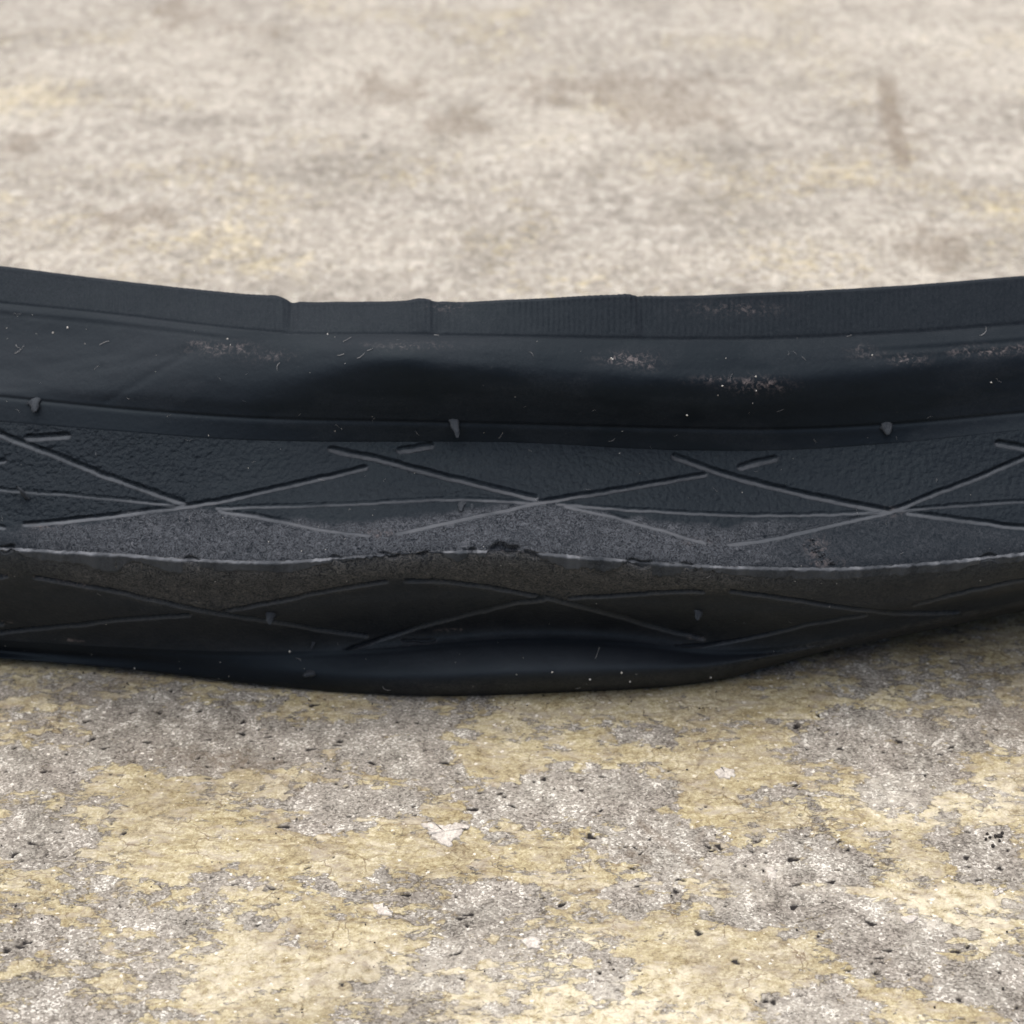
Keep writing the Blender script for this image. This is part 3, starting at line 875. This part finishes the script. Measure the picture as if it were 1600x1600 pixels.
mesh_from("casing", Pin, grid_faces(NU, Pin.shape[1], True, True), CASING, tyre)

# ---- the thin moulding fin along the crown, torn along its edge
fin_low = spline([-200, 0, 10, 60, 140, 150, 185, 200, 245, 262, 290, 312, 340, 400, 465, 490, 530, 560, 600, 690, 702, 730, 735, 755, 762, 815, 835, 850, 870,
                  920, 950, 968, 990, 1010, 1020, 1060, 1078, 1100, 1150, 1250, 1400, 1500, 1535, 1560, 1600, 1800],
                 [12, 8, 4, 14, 20, 24, 24, 12, 14, 20, 19, 9, 14, 12, 14, 8, 4, 3, 2.5, 2.5, 8, 8, 3, 7, 0.5, 0.5, 2, 9, 15,
                  18, 17, 6, 5, 14, 17, 16, 6, 4, 11, 14, 14, 12, 4, 9, 10, 12])
sel = np.where(a < 0.066)[0]
cut = 54 + 62 + 58
base = Pt[sel, cut]
cx_, cy_ = project(base)
ln = np.maximum(fin_low(cx_) + (fbm(cx_ * 0.06, cx_ * 0, 95, 4) - 0.5) * 6 * (fin_low(cx_) > 1) + (fbm(cx_ * 0.22, cx_ * 0, 102, 3) - 0.5) * 12 * np.clip(gauss(cx_, 0, 880, 0, 220, 1) + 0.35, 0, 1) * (fin_low(cx_) > 1), 0.4) * PX
th = S[sel] / R
outw = np.stack([np.sin(th), -np.cos(th), 0 * th], -1)
droop = np.array([0, 0, -1.0])
bend = 0.35 + 0.25 * fbm(cx_ * 0.02, cx_ * 0 + 3, 97, 3)
has = np.clip((ln / PX - 1.0) / 3.0, 0, 1)
lipw = (0.03 + 0.27 * has) * MM * (0.75 + 0.5 * fbm(cx_ * 0.04, cx_ * 0 + 7, 96, 3))
sec = []                                   # (outward, up) in metres, upper side first, then back along the under side
for q in (-0.7, -0.3, 0.0, 0.4, 0.75, 1.0):
    sec.append((q * lipw, 0.10 * MM - 0.05 * MM * max(q, 0) + (0.0 if q > -0.5 else -0.12 * MM), 1.0))
for q in (0.12, 0.3, 0.55, 0.8, 1.0):
    sec.append((lipw * (1.06 - 0.10 * q) - ln * q * 0.10, 0.05 * MM - 0.04 * MM - 1.08 * ln * q, 0.62))
for q in (1.0, 0.6, 0.2):
    sec.append((lipw * (1.0 - 0.10 * q) - ln * q * 0.10 - 0.10 * MM, -0.05 * MM - 1.06 * ln * q, 0.1))
sec.append((-0.3 * lipw, -0.10 * MM, 0.1))
Pf = np.stack([base + outw * np.broadcast_to(o_, ln.shape)[:, None] + np.array([0, 0, 1.0]) * np.broadcast_to(u_, ln.shape)[:, None] for o_, u_, _ in sec], 1)
du = np.array([d_ for _, _, d_ in sec])
fray = (fbm(cx_[:, None] * 0.16, np.arange(len(sec))[None, :] * 0.35, 101, 4) - 0.5) * np.where(du > 0.2, 1.0, 0.4)[None, :] * (0.25 + 0.75 * has)[:, None]
Pf = Pf + (fray * 0.26 * MM)[..., None] * np.array([0, 0, 1.0]) + (np.roll(fray, 40, 0) * 0.22 * MM)[..., None] * outw[:, None, :]
nz1 = fbm(cx_ * 0.03, cx_ * 0, 98, 4)
lipd = np.clip(-0.15 + 1.9 * nz1, 0.15, 1.3) * (0.05 + 0.95 * has)  # lip painted paler than face and underside, as lit from above
mesh_from("moulding_fin", Pf, grid_faces(len(sel), Pf.shape[1], False, True), RUBBER, tyre,
          attrs=dict(lit_wear=np.clip(lipd * (0.15 + 0.85 * sstep(0.40, 0.68, fbm(cx_ * 0.05, cx_ * 0 + 2, 94, 4))), 0, 1)[:, None] * np.where(np.arange(len(du)) < 6, 0.75, 0.10)[None, :] * (0.5 + fbm(cx_[:, None] * 0.10, np.arange(len(du))[None, :] * 0.8, 104, 4)) , lit_pale=lipd[:, None] * du[None, :], wear=0.35 * np.ones(Pf.shape[:2]),
                     scuff=(1.3 * sstep(0.5, 0.7, nz1))[:, None] * (du > 0.9)[None, :] * 0.8))

# ---- little moulding nubs
allP = {'side': (Psw, nS), 'tread': (Pt, nT), 'low': (Plo, nL)}


def surf_at(x, y, part):
    Pq, nq = allP[part]
    px_, py_ = project(Pq)
    bad = (np.abs(S) > 0.07)[:, None] * 1e6
    k = np.argmin((px_ - x) ** 2 + (py_ - y) ** 2 + bad)
    i, j = divmod(k, Pq.shape[1])
    return Pq[i, j], nq[i, j]


def nub(x, y, part, length, width, lean, flatness=0.5):
    p, n = surf_at(x, y, part)
    lean = np.array(lean, float)
    ax = n * 0.8 + lean; ax /= np.linalg.norm(ax)
    sd = np.cross(ax, n + np.array([0.01, 0.3, 0.1])); sd /= np.linalg.norm(sd)
    fr = np.cross(ax, sd)
    v, NS, NR = [], 8, 5
    for r in range(NR):
        q = r / (NR - 1)
        c = p - n * 0.1 * MM + (sd * (0.22 * width * math.sin(2.4 * q + x)) + ax * (length * q) + np.array([0, 0, -1.0]) * length * 0.25 * q * q) * MM
        w = width * (1 - 0.55 * q ** 0.8) * (0.45 if r == NR - 1 else 1) * MM / 2
        for s in range(NS):
            t = 2 * math.pi * s / NS
            v.append(c + sd * math.cos(t) * w * (1 + 0.22 * rng.normal()) + fr * math.sin(t) * w * flatness)
    f = [(r * NS + s, r * NS + (s + 1) % NS, (r + 1) * NS + (s + 1) % NS, (r + 1) * NS + s) for r in range(NR - 1) for s in range(NS)]
    mesh_from("rubber_nub", v, f, RUBBER, tyre, attrs=dict(wear=np.full(len(v), 0.35), lit_pale=np.full(len(v), 0.45) * rng.uniform(0.4, 1.4, len(v))))


nub(48, 630, 'side', 1.3, 1.5, (0.5, -0.2, -0.5))
nub(712, 656, 'side', 1.5, 1.1, (0, -0.5, -0.9), 0.35)
nub(1380, 664, 'side', 1.2, 1.4, (0.3, -0.3, -0.4))
nub(36, 772, 'tread', 1.7, 1.5, (-0.2, -0.1, 0.7), 0.3)
nub(722, 784, 'tread', 1.2, 0.9, (0.1, -0.4, -0.7), 0.35)
nub(738, 785, 'tread', 0.8, 0.4, (0.0, -0.4, -0.8), 0.35)
nub(424, 959, 'tread', 1.1, 1.1, (0.1, -0.6, -0.2), 0.5)
nub(482, 1052, 'low', 1.0, 1.2, (-0.2, -0.4, 0.2), 0.6)
nub(1088, 955, 'tread', 1.0, 1.1, (0.2, -0.4, 0.1), 0.6)
nub(488, 1003, 'tread', 0.6, 0.5, (0, -0.2, -0.6), 0.5)


def lump(c, r, n=(6, 4)):
    v, f = [], []
    NS, NR = n
    sx, sy, sz = r * rng.uniform(0.7, 1.3, 3)
    for i in range(NR):
        phi = math.pi * (i + 0.35) / (NR - 0.3)
        for s in range(NS):
            t = 2 * math.pi * s / NS + i * 0.4
            k = rng.uniform(0.75, 1.2)
            v.append(c + np.array([sx * math.sin(phi) * math.cos(t), sy * math.sin(phi) * math.sin(t), sz * math.cos(phi)]) * k)
    f = [(i * NS + s, i * NS + (s + 1) % NS, (i + 1) * NS + (s + 1) % NS, (i + 1) * NS + s) for i in range(NR - 1) for s in range(NS)]
    f += [(0, 3, 2, 1), (0, 5, 4, 3)]
    b = (NR - 1) * NS
    f += [(b, b + 1, b + 2, b + 3), (b, b + 3, b + 4, b + 5)]
    return v, f


def lumps(name, centres, radii, mat, parent=None, attrs=None):
    V, F = [], []
    for c, r in zip(centres, radii):
        v, f = lump(c, r)
        k = len(V)
        V += v; F += [tuple(x + k for x in q) for q in f]
    at = {k: np.full(len(V), val) for k, val in (attrs or {}).items()}
    return mesh_from(name, V, F, mat, parent, attrs=at)


cs, rs = [], []
for k in range(26):
    t = rng.random()
    p, n = surf_at(1264 + 34 * t + rng.normal() * 5, 848 + 34 * t + rng.normal() * 3, 'tread')
    cs.append(p + n * 0.05 * MM); rs.append(rng.uniform(0.06, 0.20) * MM)
o = lumps("torn_rubber", cs, rs, RUBBER, tyre, dict(wear=0.9, scuff=0.5))
o["kind"] = "stuff"

# ------------------------------------------------------------------ dust and lint lying on the tyre
cs, rs = [], []
spots = [(808, 1054), (862, 1051), (892, 1052), (922, 1061), (972, 1051), (984, 1064), (1097, 1043), (1110, 1058), (453, 1018), (210, 1044)]
for x, y in spots:
    p, n = surf_at(x, y, 'low'); cs.append(p + n * 0.04 * MM); rs.append(rng.uniform(0.06, 0.11) * MM)
for x, y in ((1181, 588), (1181, 610), (1128, 603), (1548, 597), (1074, 648), (955, 560), (958, 562), (355, 530), (360, 540), (105, 512), (83, 520), (1135, 561), (1362, 555), (512, 522)):
    p, n = surf_at(x, y, 'side'); cs.append(p + n * 0.04 * MM); rs.append(rng.uniform(0.05, 0.10) * MM)
iv = np.where(np.abs(S) < 0.056)[0]
for k in range(130):
    part = ('side', 'tread', 'tread', 'low')[k % 4]
    Pq, nq = allP[part]
    i = iv[rng.integers(len(iv))]
    j = rng.integers(2, min(Pq.shape[1] - 2, 46 if part == 'low' else 999))
    cs.append(Pq[i, j] + nq[i, j] * 0.02 * MM); rs.append(rng.uniform(0.015, 0.04) * MM)
tag(lumps("dust", cs, rs, DUST), "pale specks of dust scattered over the black tyre", kind="stuff")

V, F = [], []


def fibre(p, n, length, r):
    t1 = rng.normal(size=3); t1 -= n * (t1 @ n); t1 /= np.linalg.norm(t1)
    t2 = np.cross(n, t1)
    curl = rng.uniform(-1.6, 1.6)
    k0 = len(V)
    NSG = 6
    for s in range(NSG + 1):
        q = s / NSG
        ang = curl * q
        c = p + (t1 * math.sin(ang) / max(abs(curl), .05) * (1 if curl > 0 else -1) + t2 * (1 - math.cos(ang)) / max(abs(curl), .05)) * length \
            + n * (0.05 * MM + 0.25 * length * q * (1 - q))
        for m in range(3):
            a_ = 2 * math.pi * m / 3
            V.append(c + (t2 * math.cos(a_) + n * math.sin(a_)) * r)
    for s in range(NSG):
        for m in range(3):
            F.append((k0 + s * 3 + m, k0 + s * 3 + (m + 1) % 3, k0 + (s + 1) * 3 + (m + 1) % 3, k0 + (s + 1) * 3 + m))


for x, y, l in ((22, 553, 1.3), (170, 534, 1.0), (437, 567, 0.9), (536, 535, 0.9), (528, 556, 0.7), (558, 560, 0.9), (573, 548, 0.6), (1532, 525, 1.5), (1245, 527, 0.6), (1322, 526, 0.7), (680, 508, 0.6), (25, 540, 0.6)):
    p, n = surf_at(x, y, 'side'); fibre(p, n, l * MM, 0.022 * MM)
for x, y, l in ((598, 1072, 1.0), (930, 1030, 1.4), (470, 1032, 0.6), (900, 1075, 0.6)):
    p, n = surf_at(x, y, 'low'); fibre(p, n, l * MM, 0.018 * MM)
for k in range(60):
    part = ('side', 'tread')[k % 2]
    Pq, nq = allP[part]
    i = iv[rng.integers(len(iv))]; j = rng.integers(2, Pq.shape[1] - 2)
    fibre(Pq[i, j], nq[i, j], rng.uniform(0.25, 0.8) * MM, rng.uniform(0.006, 0.010) * MM)
tag(mesh_from("lint", V, F, LINT), "tiny pale lint fibres clinging to the black tyre", kind="stuff")

# ------------------------------------------------------------------ loose bits on the floor
FLAKES = [
    ("large white paint chip, tapering towards the front, below the middle of the tyre", [(656, 1288), (676, 1285), (694, 1290), (712, 1286), (736, 1290), (724, 1297), (719, 1309), (707, 1311), (702, 1323), (688, 1318), (680, 1309), (668, 1303), (670, 1296)]),
    ("small white paint chip low in front, left of the middle", [(583, 1414), (596, 1412), (614, 1424), (612, 1432), (594, 1430)]),
    ("white paint chip at the right edge of the floor, slim and tilted", [(1553, 1392), (1562, 1386), (1571, 1387), (1566, 1394), (1556, 1397)]),
    ("bright white star shaped paint chip on the grey patch at right", [(1197, 1354), (1204, 1352), (1216, 1358), (1213, 1366), (1206, 1373), (1200, 1366)]),
    ("round whitish paint chip on the ochre film right of the middle", [(1116, 1203), (1128, 1197), (1146, 1201), (1150, 1210), (1136, 1215), (1120, 1213)]),
    ("pale paint chip near the bottom edge right of the middle", [(815, 1468), (830, 1462), (845, 1468), (842, 1478), (824, 1482)]),
    ("pale oval paint chip low on the grey patch at far right", [(1408, 1432), (1420, 1427), (1434, 1430), (1428, 1437), (1414, 1439)]),
]
for lab, poly in FLAKES:
    zt = 0.30 * MM
    pts = []
    for k in range(len(poly)):
        (x0, y0), (x1, y1) = poly[k], poly[(k + 1) % len(poly)]
        for q in (0, 0.25, 0.5, 0.75):
            pts.append((x0 + (x1 - x0) * q + rng.normal() * 1.1, y0 + (y1 - y0) * q + rng.normal() * 0.7))
    pts = [(x + rng.normal() * 1.3, y + rng.normal() * 0.9) for x, y in pts]
    G = np.array([ground_point(x, y, 0.05 * MM) for x, y in pts])
    c0 = G.mean(0)
    loc = np.array([c0[0], c0[1], 0.0])
    G = G - loc
    n_ = len(G)
    gi, gj = np.searchsorted(gx, c0[0]), np.searchsorted(gy, c0[1])
    zb = float(P[gi - 6:gi + 6, gj - 6:gj + 6, 2].max())
    rings = []
    for s_, zz in ((1.0, zb - 0.10 * MM), (1.0, zb + 0.05 * MM), (0.93, zb + 0.09 * MM), (0.55, zb + 0.10 * MM), (0.02, zb + 0.11 * MM)):
        r_ = G * s_; r_[:, 2] = zz + rng.normal(size=n_) * (0.012 * MM if s_ > 0.1 else 0)
        rings.append(r_)
    Vv = np.concatenate(rings)
    Ff = [(r * n_ + k, r * n_ + (k + 1) % n_, (r + 1) * n_ + (k + 1) % n_, (r + 1) * n_ + k) for r in range(len(rings) - 1) for k in range(n_)]
    o = mesh_from("paint_chip", Vv, Ff, FLAKE, smooth=False)
    o.location = loc
    tag(o, lab, "paint chip", "paint chips on the floor")

cs, rs = [], []
for k in range(9):
    p = ground_point(1550 + rng.normal() * 7, 1308 + rng.normal() * 6, 0.02 * MM); cs.append(p); rs.append(rng.uniform(0.10, 0.30) * MM)
for k in range(70):
    p = ground_point(rng.uniform(0, 1600), rng.uniform(1100, 1600), 0.0); cs.append(p); rs.append(rng.uniform(0.04, 0.12) * MM)
for k in range(70):
    x = rng.uniform(0, 1250)
    p = ground_point(x, float(CURVES['s7'](x)) + abs(rng.normal()) * 22 + 4, 0.0); cs.append(p); rs.append(rng.uniform(0.03, 0.10) * MM)
tag(lumps("grit", cs, rs, GRIT_D), "dark crumbs of grit scattered on the floor in front of the tyre", kind="stuff")
